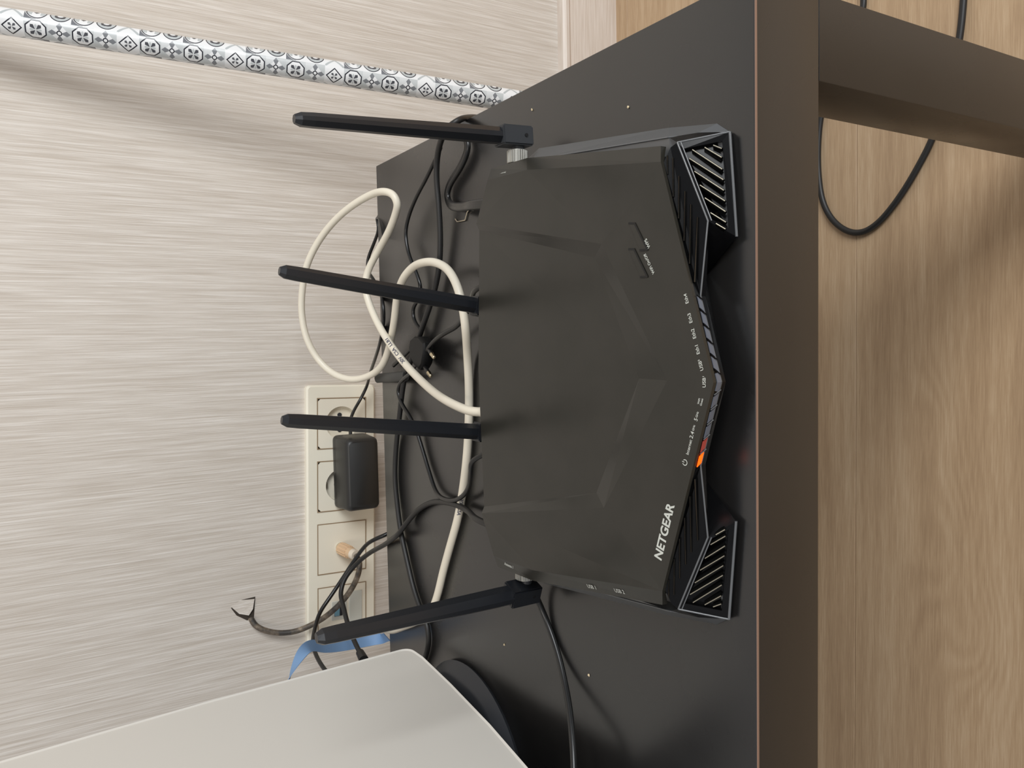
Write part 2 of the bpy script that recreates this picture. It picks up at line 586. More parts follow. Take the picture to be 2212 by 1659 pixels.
TT = 0.45          # table top height
WALL_Y = 0.6722
PATHS = {
    'white': [(-0.2454, 0.232, 0.4865), (-0.2464, 0.262, 0.4792), (-0.2432, 0.29, 0.4798), (-0.2364, 0.33, 0.4768), (-0.2237, 0.375, 0.4731), (-0.2082, 0.42, 0.4688), (-0.1875, 0.46, 0.4672), (-0.1655, 0.49, 0.4669), (-0.1445, 0.505, 0.469), (-0.1296, 0.508, 0.4705), (-0.1137, 0.505, 0.468), (-0.0938, 0.485, 0.4636), (-0.0779, 0.46, 0.4624), (-0.0623, 0.44, 0.463), (-0.0544, 0.433, 0.4644), (-0.0462, 0.435, 0.4672), (-0.0413, 0.445, 0.4716), (-0.0408, 0.47, 0.4771), (-0.0541, 0.51, 0.4923), (-0.0769, 0.545, 0.5052), (-0.1025, 0.565, 0.514), (-0.1293, 0.578, 0.5165), (-0.1571, 0.585, 0.5159), (-0.1855, 0.585, 0.5106), (-0.2091, 0.58, 0.4992), (-0.2248, 0.565, 0.4861), (-0.23, 0.545, 0.4721), (-0.2237, 0.52, 0.4603), (-0.2118, 0.495, 0.4579), (-0.1923, 0.475, 0.4585), (-0.1668, 0.45, 0.4633), (-0.1448, 0.43, 0.4684), (-0.1288, 0.405, 0.4722), (-0.1205, 0.385, 0.4715), (-0.1186, 0.36, 0.4725), (-0.1204, 0.34, 0.4709), (-0.1269, 0.325, 0.4673), (-0.1407, 0.31, 0.4665), (-0.158, 0.302, 0.4655), (-0.1795, 0.301, 0.463), (-0.2033, 0.3117, 0.456), (-0.2275, 0.3137, 0.4542), (-0.2559, 0.315, 0.4542), (-0.289, 0.32, 0.4542), (-0.319, 0.3283, 0.4542), (-0.3482, 0.3395, 0.4542), (-0.3796, 0.3575, 0.4542), (-0.4073, 0.3732, 0.4542), (-0.433, 0.3864, 0.4542), (-0.452, 0.4007, 0.4542), (-0.4709, 0.4304, 0.4542), (-0.4892, 0.4693, 0.4542), (-0.5007, 0.4952, 0.456)],
    'thick_a': [(-0.5543, 0.4609, 0.453), (-0.5259, 0.4364, 0.453), (-0.5036, 0.4187, 0.453), (-0.4861, 0.4114, 0.453), (-0.4712, 0.4147, 0.453), (-0.4588, 0.429, 0.453), (-0.4414, 0.4445, 0.453), (-0.418, 0.4579, 0.453), (-0.3893, 0.4724, 0.453), (-0.3611, 0.4801, 0.453), (-0.332, 0.4842, 0.453), (-0.2969, 0.4781, 0.453), (-0.2617, 0.4639, 0.454), (-0.2277, 0.4489, 0.455), (-0.2018, 0.4229, 0.456), (-0.1751, 0.4001, 0.456), (-0.1476, 0.3785, 0.455), (-0.1231, 0.3647, 0.455), (-0.0986, 0.3585, 0.456), (-0.07, 0.3557, 0.458), (-0.0456, 0.355, 0.46), (-0.0285, 0.3491, 0.462), (-0.0163, 0.3331, 0.466), (-0.0093, 0.3148, 0.468), (-0.0042, 0.3075, 0.462), (0.0052, 0.3258, 0.442), (0.0169, 0.3587, 0.41), (0.035, 0.4125, 0.36)],
    'thin_b': [(-0.0193, 0.3412, 0.462), (-0.0278, 0.3527, 0.462), (-0.0414, 0.3787, 0.46), (-0.0532, 0.4039, 0.458), (-0.0683, 0.4262, 0.456), (-0.0822, 0.4337, 0.456), (-0.0999, 0.4294, 0.456), (-0.1129, 0.4205, 0.456), (-0.1243, 0.4127, 0.455), (-0.1371, 0.4072, 0.454), (-0.1478, 0.4142, 0.453), (-0.1562, 0.4265, 0.453), (-0.1653, 0.4271, 0.453), (-0.1732, 0.42, 0.453), (-0.1793, 0.4119, 0.453), (-0.1882, 0.4178, 0.453), (-0.1973, 0.4368, 0.453), (-0.2067, 0.4601, 0.453), (-0.2142, 0.4796, 0.453)],
    'plug_c': [(-0.1429, 0.225, 0.4819), (-0.1492, 0.26, 0.4753), (-0.1569, 0.285, 0.4659), (-0.1688, 0.305, 0.4615), (-0.1774, 0.3243, 0.46), (-0.1827, 0.3429, 0.462), (-0.1879, 0.3599, 0.462), (-0.1958, 0.3767, 0.462), (-0.2059, 0.3924, 0.462), (-0.2152, 0.4161, 0.46)],
    'dc_d': [(-0.2737, 0.225, 0.4872), (-0.2802, 0.248, 0.4836), (-0.2858, 0.262, 0.4806), (-0.2968, 0.272, 0.4771), (-0.3136, 0.3027, 0.462), (-0.3244, 0.318, 0.459), (-0.3323, 0.3359, 0.458), (-0.3357, 0.3591, 0.457), (-0.333, 0.3842, 0.454), (-0.3161, 0.4004, 0.453), (-0.2951, 0.4147, 0.453), (-0.2776, 0.4255, 0.454), (-0.2644, 0.4356, 0.456), (-0.2524, 0.4541, 0.456), (-0.24, 0.4626, 0.456), (-0.2301, 0.4526, 0.457), (-0.2233, 0.4319, 0.459), (-0.2173, 0.413, 0.46)],
    'adapter_cable': [(-0.3005, 0.632, 0.4465), (-0.285, 0.635, 0.4449), (-0.2743, 0.64, 0.4391), (-0.2581, 0.645, 0.4265), (-0.2438, 0.64, 0.4207), (-0.2256, 0.61, 0.4272), (-0.2054, 0.56, 0.4397), (-0.1872, 0.523, 0.4488), (-0.1652, 0.5009, 0.4535), (-0.1479, 0.5022, 0.4535), (-0.1316, 0.525, 0.4484), (-0.1198, 0.535, 0.4505), (-0.1094, 0.55, 0.4501), (-0.0966, 0.55, 0.4497), (-0.0796, 0.54, 0.4461), (-0.0662, 0.526, 0.446), (-0.0541, 0.53, 0.4456), (-0.0553, 0.515, 0.448), (-0.0666, 0.505, 0.4498), (-0.0777, 0.502, 0.4493)],
    'sleeve': [(-0.2237, 0.4419, 0.456), (-0.226, 0.4735, 0.456), (-0.228, 0.515, 0.449), (-0.2289, 0.53, 0.451)],
    'rear_e': [(-0.0845, 0.215, 0.4843), (-0.0829, 0.242, 0.4787), (-0.0813, 0.27, 0.4722), (-0.0777, 0.3, 0.4644), (-0.0731, 0.325, 0.4591), (-0.0658, 0.3441, 0.454), (-0.0589, 0.3465, 0.454), (-0.0522, 0.3425, 0.454), (-0.0468, 0.3343, 0.454), (-0.0403, 0.3218, 0.454), (-0.0326, 0.3114, 0.454), (-0.0257, 0.3069, 0.454), (-0.0166, 0.3098, 0.454), (-0.0085, 0.3194, 0.454), (-0.0032, 0.3355, 0.454)],
    'left_f2': [(-0.3374, 0.215, 0.4865), (-0.3399, 0.245, 0.4806), (-0.3371, 0.275, 0.4708), (-0.3383, 0.3145, 0.458), (-0.337, 0.3381, 0.457), (-0.3399, 0.3699, 0.455), (-0.3458, 0.399, 0.453), (-0.3568, 0.426, 0.453), (-0.3728, 0.4504, 0.454), (-0.3882, 0.4658, 0.458), (-0.4015, 0.495, 0.4547), (-0.4127, 0.52, 0.4526), (-0.4322, 0.565, 0.4538), (-0.4499, 0.59, 0.4606), (-0.4656, 0.595, 0.4724), (-0.48, 0.59, 0.4797), (-0.4918, 0.575, 0.4821), (-0.5048, 0.555, 0.4849), (-0.5173, 0.53, 0.4865), (-0.5254, 0.5, 0.4887)],
    'left_f1': [(-0.4081, 0.6, 0.3761), (-0.4122, 0.59, 0.3993), (-0.4149, 0.58, 0.4188), (-0.4175, 0.58, 0.4271), (-0.4237, 0.59, 0.4367), (-0.4328, 0.605, 0.4416), (-0.4562, 0.625, 0.4506), (-0.4764, 0.63, 0.4635), (-0.4943, 0.63, 0.4781), (-0.5102, 0.625, 0.494), (-0.5235, 0.61, 0.5055), (-0.5302, 0.59, 0.5144), (-0.5371, 0.565, 0.5189), (-0.5432, 0.53, 0.5193), (-0.5452, 0.5, 0.517)],
    'coax': [(-0.449, 0.628, 0.4463), (-0.4555, 0.622, 0.444), (-0.4679, 0.62, 0.4457), (-0.4869, 0.625, 0.4522), (-0.5078, 0.635, 0.4651), (-0.5237, 0.645, 0.4809), (-0.5322, 0.65, 0.497), (-0.5378, 0.655, 0.5162), (-0.5369, 0.66, 0.5355), (-0.5314, 0.664, 0.5508), (-0.5245, 0.668, 0.5599), (-0.5158, 0.672, 0.564)],
    'usb_g': [(-0.3649, 0.2062, 0.468), (-0.3747, 0.2043, 0.464), (-0.3839, 0.2071, 0.459), (-0.3972, 0.2041, 0.4545), (-0.4115, 0.1962, 0.4525), (-0.4256, 0.1854, 0.4535), (-0.4398, 0.1732, 0.457), (-0.4524, 0.1601, 0.4625), (-0.4665, 0.1463, 0.47), (-0.4821, 0.135, 0.477), (-0.4999, 0.1283, 0.483), (-0.5209, 0.1288, 0.488)],
    'floor': [(0.1834, 0.1322, 0.004), (0.1424, 0.1365, 0.004), (0.1087, 0.1388, 0.004), (0.0797, 0.1429, 0.004), (0.0385, 0.1529, 0.004), (0.0007, 0.1674, 0.004), (-0.0217, 0.1806, 0.004), (-0.0428, 0.1953, 0.004), (-0.0603, 0.2105, 0.004), (-0.0732, 0.2252, 0.004), (-0.0804, 0.241, 0.004), (-0.0795, 0.2567, 0.004), (-0.0703, 0.273, 0.004), (-0.0557, 0.2861, 0.004), (-0.0373, 0.2947, 0.004), (-0.0132, 0.299, 0.004), (0.0156, 0.3003, 0.004), (0.0511, 0.2972, 0.004), (0.0891, 0.2864, 0.004), (0.1215, 0.2689, 0.004), (0.1406, 0.252, 0.004), (0.1549, 0.2443, 0.004), (0.1742, 0.2444, 0.004), (0.2061, 0.2522, 0.004)],
    'ribbon': [(-0.5441, 0.5, 0.5695), (-0.5338, 0.5, 0.5687), (-0.5257, 0.505, 0.5636), (-0.517, 0.515, 0.5532), (-0.5133, 0.53, 0.541), (-0.517, 0.545, 0.5283), (-0.5277, 0.56, 0.5113), (-0.5388, 0.58, 0.483), (-0.544, 0.59, 0.4538), (-0.5426, 0.585, 0.4353), (-0.5364, 0.57, 0.432)],
}

# ================================================================ the room
wall = struct(box('wall_back', (-2.2, WALL_Y, 0.0), (2.2, WALL_Y + 0.10, 2.6), WALLPAPER))
wall['label'] = 'pale beige wallpapered wall with fine vertical striations'
floor = struct(box('floor', (-2.2, -2.4, -0.05), (2.2, WALL_Y, -0.009), mat('floor_underlay', srgb(70, 58, 46), 0.9)))
floor['label'] = 'light oak laminate plank floor'
PW, PL = 0.19, 1.20


def plank_mesh(length):
    bm = bmesh.new()
    add_box(bm, (0, 0, -0.009), (length - 0.0004, PW - 0.0004, 0.0))
    top = [e for e in bm.edges if all(abs(v.co.z) < 1e-6 for v in e.verts)]
    bmesh.ops.bevel(bm, geom=top, offset=0.0005, segments=1, affect='EDGES')
    me = bpy.data.meshes.new('plank')
    bmesh.ops.recalc_face_normals(bm, faces=bm.faces)
    bm.to_mesh(me)
    bm.free()
    me.materials.append(OAK)
    return me


plank_cache = {}
row = 0
y = 0.254 + PW * 2
while y > -2.3:
    x = 0.46 + (0.0, 0.13, -0.03, -0.01, 0.55, 0.3)[row % 6] - 3 * PL
    while x < 2.2:
        x0, x1 = max(x, -2.2), min(x + PL, 2.2)
        y1 = min(y + PW, WALL_Y)
        if x1 - x0 > 0.02 and y1 - y > 0.01:
            key = (round(x1 - x0, 3), round(y1 - y, 3))
            if key not in plank_cache:
                me = plank_mesh(x1 - x0)
                if y1 - y < PW - 1e-4:
                    for v in me.vertices:
                        if v.co.y > PW * 0.5:
                            v.co.y -= PW - (y1 - y)
                plank_cache[key] = me
            link('plank', plank_cache[key], floor, (x0, y, 0))
        x += PL
    y -= PW
    row += 1

# baseboard with a rounded top bead
bb = [(0.0, 0.0), (-0.013, 0.0), (-0.013, 0.078), (-0.0115, 0.084), (-0.0145, 0.088), (-0.0145, 0.093), (-0.011, 0.0975), (-0.004, 0.099), (0.0, 0.099)]
o = extrude_poly('baseboard_back', [(-2.2, WALL_Y + a, b) for a, b in bb], (4.4, 0, 0), BASEB, sm=30)
struct(o)
o['label'] = 'pale wood-grain skirting board along the wall'

# torn wallpaper where the aerial cable comes out
tear = from_data('torn_wallpaper_flap',
                 [(-0.4976, WALL_Y - 0.0004, 0.5866), (-0.4926, WALL_Y - 0.0004, 0.5747), (-0.4935, WALL_Y - 0.0022, 0.5590),
                  (-0.5050, WALL_Y - 0.0035, 0.5615), (-0.5120, WALL_Y - 0.0030, 0.5665), (-0.5085, WALL_Y - 0.0012, 0.5770),
                  (-0.5020, WALL_Y - 0.0016, 0.5720)],
                 [(0, 1, 6), (1, 2, 6), (2, 3, 6), (3, 4, 6), (4, 5, 6), (5, 0, 6)], WALLPAPER, wall, sm=60)
tear['label'] = 'torn curled flap of wallpaper'
hole = from_data('hole_in_wall',
                 [(-0.4915, WALL_Y - 0.0003, 0.5575), (-0.5165, WALL_Y - 0.0003, 0.5600), (-0.5185, WALL_Y - 0.0003, 0.5680),
                  (-0.5100, WALL_Y - 0.0003, 0.5800), (-0.5000, WALL_Y - 0.0003, 0.5860), (-0.4925, WALL_Y - 0.0003, 0.5735)],
                 [(0, 1, 2, 3, 4, 5)], mat('bare_hole', srgb(62, 54, 46), 0.9), wall)
hole['label'] = 'dark ragged hole behind the torn wallpaper'

# ================================================================ the table
TW, TD, TH, LW = 0.90, 0.5188, 0.0524, 0.0485
table = thing('coffee_table', (-TW / 2, TD / 2, 0), 'black-brown coffee table with thick square legs carrying the router', 'table')


def tl(x, y, z): return (x + TW / 2, y - TD / 2, z)


box('table_top', tl(-TW, 0, TT - TH), tl(0, TD, TT), TABLE, table, 0.0009, 2)
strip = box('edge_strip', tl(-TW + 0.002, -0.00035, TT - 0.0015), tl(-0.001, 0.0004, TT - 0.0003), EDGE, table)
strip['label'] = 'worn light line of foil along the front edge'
for lx in (-TW, -LW):
    for ly in (0.0, TD - LW):
        box('leg', tl(lx, ly, 0), tl(lx + LW, ly + LW, TT - TH), TABLE, table, 0.0008, 2)

# ================================================================ leaning tube
tb, tt = Vector((0.0690, 0.4425, 0.004)), Vector((0.1363, 0.6600, 0.965))
ax = (tt - tb).normalized()
TR = 0.0125
bm = bmesh.new()
L = (tt - tb).length
bmesh.ops.create_cone(bm, cap_ends=False, segments=48, radius1=TR, radius2=TR, depth=L, matrix=Matrix.Translation((0, 0, L / 2)))
roll = thing('film_roll', tb, 'long thin roll of black and white tile-print film leaning on the wall', 'roll')
roll.rotation_euler = Vector((0, 0, 1)).rotation_difference(ax).to_euler()
bm_obj('printed_film', bm, TILEP, roll, sm=60)
bm = bmesh.new()
cylinder(bm, (0, 0, L / 2), (0, 0, 1), TR - 0.0012, L + 0.001, 32)
bm_obj('core', bm, CARD, roll, sm=40)

# ================================================================ wall sockets
SOCK = thing('socket_panel', (-0.4070, WALL_Y, 0.4495), 'ivory four-gang wall socket panel with aged seams behind the table', 'socket')
SOCK.rotation_euler = (0, math.radians(1.75), 0)
PWD, PHT = 0.1655, 0.0445


def rrect(w, h, r, seg=5):
    out = []
    for cx_, cz_, a0 in ((w - r, h - r, 0), (-w + r, h - r, 90), (-w + r, -h + r, 180), (w - r, -h + r, 270)):
        for i in range(seg + 1):
            a = math.radians(a0 + 90 * i / seg)
            out.append((cx_ + math.cos(a) * r, cz_ + math.sin(a) * r))
    return out


gx = [0.1180, 0.0397, -0.0388, -0.1185]   # insert centres, right to left
IH = 0.0313
bm = bmesh.new()
outer = rrect(PWD, PHT, 0.005)
mid = rrect(PWD - 0.002, PHT - 0.002, 0.004)
loops = [[bm.verts.new((x, yy, z)) for x, z in L_] for L_, yy in ((outer, 0.0), (outer, -0.006), (mid, -0.0085))]
for A_, B_ in zip(loops, loops[1:]):
    for i in range(len(A_)):
        bm.faces.new((A_[i], A_[(i + 1) % len(A_)], B_[(i + 1) % len(B_)], B_[i]))
xs = sorted([-PWD + 0.006, PWD - 0.006] + [g + d_ * IH for g in gx for d_ in (-1, 1)])
zs = [-PHT + 0.006, -IH, IH, PHT - 0.006]
grid = [[bm.verts.new((x, -0.0085, z)) for z in zs] for x in xs]
for i in range(len(xs) - 1):
    for j in range(3):
        cxm = (xs[i] + xs[i + 1]) / 2
        if j == 1 and any(abs(cxm - g) < IH for g in gx):
            continue
        bm.faces.new((grid[i][j], grid[i + 1][j], grid[i + 1][j + 1], grid[i][j + 1]))
# rounded border round the grid
ring_ = [grid[-1][3]] + [grid[i][3] for i in range(len(xs) - 2, -1, -1)] + [grid[0][j] for j in (2, 1, 0)] + [grid[i][0] for i in range(1, len(xs))] + [grid[-1][1], grid[-1][2]]
eds = []
for L_ in (loops[-1], ring_):
    for i in range(len(L_)):
        e_ = bm.edges.get((L_[i], L_[(i + 1) % len(L_)]))
        eds.append(e_ or bm.edges.new((L_[i], L_[(i + 1) % len(L_)])))
bmesh.ops.triangle_fill(bm, use_beauty=True, use_dissolve=False, edges=eds)
bm_obj('frame', bm, IVORY, SOCK, sm=35)
for i, g in enumerate(gx):
    o_, i_ = IH + 0.0006, IH - 0.0006
    V = [(g + a * r_, -0.0094, b * r_) for r_ in (o_, i_) for a, b in ((-1, -1), (1, -1), (1, 1), (-1, 1))]
    from_data('cover_joint', V, [(k, (k + 1) % 4, (k + 1) % 4 + 4, k + 4) for k in range(4)], SEAM, SOCK)
    if i < 2:
        # cover with a round well
        bm = bmesh.new()
        n = 40
        sq, rim, bot = [], [], []
        for k in range(n):
            a = 2 * math.pi * (k + 0.5) / n
            c_, s_ = math.cos(a), math.sin(a)
            f = IH / max(abs(c_), abs(s_))
            sq.append(bm.verts.new((g + c_ * f, -0.0089, s_ * f)))
            rim.append(bm.verts.new((g + c_ * 0.0208, -0.0092, s_ * 0.0208)))
            bot.append(bm.verts.new((g + c_ * 0.0200, -0.0005, s_ * 0.0200)))
        for k in range(n):
            j = (k + 1) % n
            bm.faces.new((sq[k], sq[j], rim[j], rim[k]))
            bm.faces.new((rim[k], rim[j], bot[j], bot[k]))
        bm.faces.new(bot)
        cov = bm_obj('cover', bm, IVORYD, SOCK, sm=30)
        for dx in (-0.0095, 0.0095):
            b2 = bmesh.new()
            cylinder(b2, (g + dx, -0.0008, 0), (0, 1, 0), 0.0028, 0.0012, 20)
            h_ = bm_obj('contact_hole', b2, HOLE, cov)
        for zz in (0.0165, -0.0203):
            box('earth_clip', (g - 0.003, -0.004, zz), (g + 0.003, 0.0, zz + 0.0038), STEEL, cov)
    else:
        cov = box('cover', (g - IH, -0.0092, -IH), (g + IH, -0.006, IH), IVORYD, SOCK, 0.0004, 1)
    if i == 2:
        b2 = bmesh.new()
        cylinder(b2, (g, -0.011, 0.002), (0, 1, 0), 0.0062, 0.006, 24)
        bm_obj('aerial_outlet', b2, STEEL, cov, sm=40)
    if i == 3:
        box('data_port', (g - 0.012, -0.0100, -0.006), (g + 0.012, -0.0090, 0.014), CLEAR, cov, 0.0004, 1)
        box('port_opening', (g - 0.007, -0.0103, 0.000), (g + 0.006, -0.0099, 0.0105), HOLE, cov)
        box('port_shutter', (g - 0.0064, -0.0116, 0.0040), (g + 0.0052, -0.0102, 0.0102), PORTBLUE, cov, 0.0003, 1)
        box('dust_flap', (g - 0.025, -0.0106, -0.026), (g + 0.022, -0.0092, -0.009), CLEAR, cov, 0.0005, 1)

# ================================================================ power adapter
AD = thing('power_adapter', (-0.3490, WALL_Y - 0.009, 0.4370), 'bulky black plug-in power adapter filling the second socket of the panel', 'adapter')
bm = bmesh.new()
prof = [(-0.0445, -0.0190), (0.0445, -0.0190), (0.0445, 0.0190), (-0.0445, 0.0190)]
sec = []
for yy, sx, sz in ((0.0, 0.95, 0.94), (-0.004, 1.0, 1.0), (-0.0405, 0.97, 0.92), (-0.046, 0.93, 0.84), (-0.0475, 0.89, 0.76)):
    rr_ = rrect(0.0455 * sx, 0.0228 * sz, 0.006, 4)
    sec.append([bm.verts.new((x, yy, z)) for x, z in rr_])
for A_, B_ in zip(sec, sec[1:]):
    for i in range(len(A_)):
        bm.faces.new((A_[i], A_[(i + 1) % len(A_)], B_[(i + 1) % len(B_)], B_[i]))
bm.faces.new(sec[0])
bm.faces.new(sec[-1][::-1])
bm_obj('body', bm, ADAPT, AD, sm=35)
bm = bmesh.new()
sec = []
for yy in (-0.0092, -0.0100):
    sec.append([bm.verts.new((x, yy, z)) for x, z in rrect(0.0457, 0.0229, 0.006, 4)])
for i in range(len(sec[0])):
    j = (i + 1) % len(sec[0])
    bm.faces.new((sec[0][i], sec[0][j], sec[1][j], sec[1][i]))
bm_obj('seam_line', bm, RDARK, AD, sm=35)
bm = bmesh.new()
cylinder(bm, (-0.018, 0.004, 0.0), (0, 1, 0), 0.0188, 0.0085, 36)
bm_obj('plug_base', bm, ADAPT, AD, sm=40)


def cable_path(name): return [Vector(p) for p in PATHS[name]]


def sub(pts, o): return [p - Vector(o.location) for p in pts]


me = tube_mesh('cord', sub(relax(catmull(cable_path('adapter_cable'), 8), 4), AD), 0.0017, profile=twin_profile(0.0017))
link('cord', me, AD, None, BLACKC)

# ================================================================ aerial lead
pts = cable_path('coax')
CO = thing('aerial_cable', (-0.449, WALL_Y - 0.03, 0.45), 'grimy grey-brown aerial cable from the torn wall hole to the cream plug', 'cable')
path = relax(catmull(pts, 8), 4)
link('cord', tube_mesh('cord', sub(path, CO), 0.0034, 12), CO, None, COAX)
a, b = Vector((-0.4462, WALL_Y - 0.012, 0.4535)), Vector((-0.4490, 0.6270, 0.4462))
d = (b - a).normalized()
bm = bmesh.new()
cylinder(bm, (a + b) / 2 - Vector(CO.location) - d * 0.003, d, 0.0075, (b - a).length - 0.008, 20, 0.0068)
for k in range(14):
    an = 2 * math.pi * k / 14
    u_ = d.orthogonal().normalized()
    v_ = d.cross(u_)
    c_ = (a + b) / 2 - Vector(CO.location) - d * 0.006 + (u_ * math.cos(an) + v_ * math.sin(an)) * 0.0073
    cylinder(bm, c_, d, 0.0008, (b - a).length * 0.55, 6)
bm_obj('plug', bm, PLUGW, CO, sm=40)
bm = bmesh.new()
cylinder(bm, b - Vector(CO.location) - d * 0.004, d, 0.0066, 0.008, 20, 0.0060)
bm_obj('plug_collar', bm, PLUGT, CO, sm=40)

# ================================================================ router
RC = Vector((-0.2145, 0.0, TT))
router = thing('wifi_router', RC, 'angular black wifi router with four upright antennas on the dark table', 'router', math.radians(-0.5))


def both(name, verts, faces, material, parent=router, sm=None):
    """mesh of the given right-hand faces together with their mirror image"""
    n = len(verts)
    V = list(verts) + [(-x, y_, z_) for x, y_, z_ in verts]
    F = list(faces) + [tuple(i + n for i in reversed(f)) for f in faces]
    me = bpy.data.meshes.new(name)
    me.from_pydata(V, [], F)
    bm = bmesh.new()
    bm.from_mesh(me)
    bmesh.ops.remove_doubles(bm, verts=bm.verts, dist=1e-5)
    bmesh.ops.recalc_face_normals(bm, faces=bm.faces)
    bm.to_mesh(me)
    bm.free()
    if sm:
        smooth(me, True, sm)
    return link(name, me, parent, None, material)


def top_z(x, y_): return 0.027 + 0.094 * (y_ - 0.0045) * (1.0 if y_ < 0.09 else 1.0) - 0.0033 * abs(x)


A0, A1, A2 = (0, .0045, .027), (.1206, .0407, .0302), (.1305, .0450, .0262)
A3, F3 = (.1475, .1710, .0335), (.1385, .1670, .0362)
A4, F4 = (.1485, .2168, .0350), (.1405, .2195, .0368)
OR, OM, O1, OA = (.1105, .2352, .0380), (0, .2423, .0380), (.0804, .0880, .0346), (0, .0364, .0300)
IR, IM, I1, IA = (.1060, .2370, .0345), (0, .2423, .0345), (.0735, .1005, .0306), (0, .0625, .0277)
lip = 0.0022
def dn(p, d_=lip): return (p[0], p[1], p[2] - d_)
B2, B3, B4, BR, BM, B0, B1 = dn(A2, .004), dn(A3, .004), dn(A4, .022), dn(IR, .022), dn(IM, .022), dn(A0), dn(A1)
tv = [A0, A1, A2, A3, F3, A4, F4, OR, O1, OA, IR, IM, I1, IA, B0, B1, B2, B3, B4, BR, BM]
tf = [(0, 1, 8, 9), (1, 4, 6, 7, 8), (1, 2, 3, 4), (4, 3, 5, 6), (6, 5, 7),
      (8, 7, 10, 12), (9, 8, 12, 13), (13, 12, 10, 11),
      (0, 14, 15, 1), (1, 15, 16, 2), (2, 16, 17, 3), (3, 17, 18, 5), (5, 18, 19, 7), (7, 19, 10), (10, 19, 20, 11)]
top = both('top_panel', tv, tf, RTOP)

# lower housing: base outline lofted to the rim, closed on top
base = [(0, .045, .001), (.0640, .0430, .001), (.0787, .0150, .0006), (.1350, .0175, .0006), (.1420, .0275, .0006), (.1484, .0665, .0006), (.1645, .2050, .0006), (.1480, .2320, .001), (0, .2400, .001)]
rim = [(0, .045, .014), (.0640, .0430, .012), (.0790, .0160, .0020), (.1340, .0146, .0045), (.1362, .0300, .0125), (.1372, .0490, .0165), (.1513, .1895, .0170), (.1450, .2250, .0170), (0, .2380, .0170)]
n = len(base)
lv = base + rim
lf = [(i, i + 1, i + 1 + n, i + n) for i in range(n - 1)] + [tuple(range(n, 2 * n))]
lower = both('lower_housing', lv, lf, RSIDE)
# dark core between housing and top panel
core = [(0, .030), (.050, .030), (.110, .045), (.1265, .050), (.1425, .171), (.1430, .214), (.105, .234), (0, .2385)]
n = len(core)
cv = [(x, y_, .010) for x, y_ in core] + [(x, y_, .0255 + .03 * y_) for x, y_ in core]
cf = [(i, i + 1, i + 1 + n, i + n) for i in range(n - 1)]
both('core_body', cv, cf, RDARK)

# front: indicator face, vent faces, chin
R0, R1, R2, R3 = (0, .0057, .020), (.046, .0188, .0220), (.0862, .0173, .0180), (.1308, .0353, .0230)
P1 = (.0495, .0045 + .0495 * .3002, .027 - .0022 + .0495 * .0265)
C1, C2 = (.1285, .0385, .0250), (.0862, .0190, .0185)
B1f = (A1[0], A1[1], A1[2] - lip)
B0f = (0, A0[1] + .0006, A0[2] - lip)
both('indicator_bezel', [B0f, P1, R1, R0], [(0, 1, 2, 3)], RGLOSS)
for s in (1, -1):
    from_data('vent_face', [(p[0] * s, p[1], p[2]) for p in (P1, B1f, C1, C2, R1, R2, R3)], [(0, 1, 2, 3, 4), (3, 2, 6, 5), (4, 3, 5)], RGLOSS, router)
L0, L1, L2 = (0, .0063, .0160), (.046, .0205, .0165), (.0845, .0200, .0140)
both('chin', [R0, R1, R2, L0, L1, L2, (0, .036, .002), (.0600, .0345, .002)],
     [(0, 1, 4, 3), (1, 2, 5, 4), (3, 4, 7, 6), (4, 5, 7)], RGLOSS)

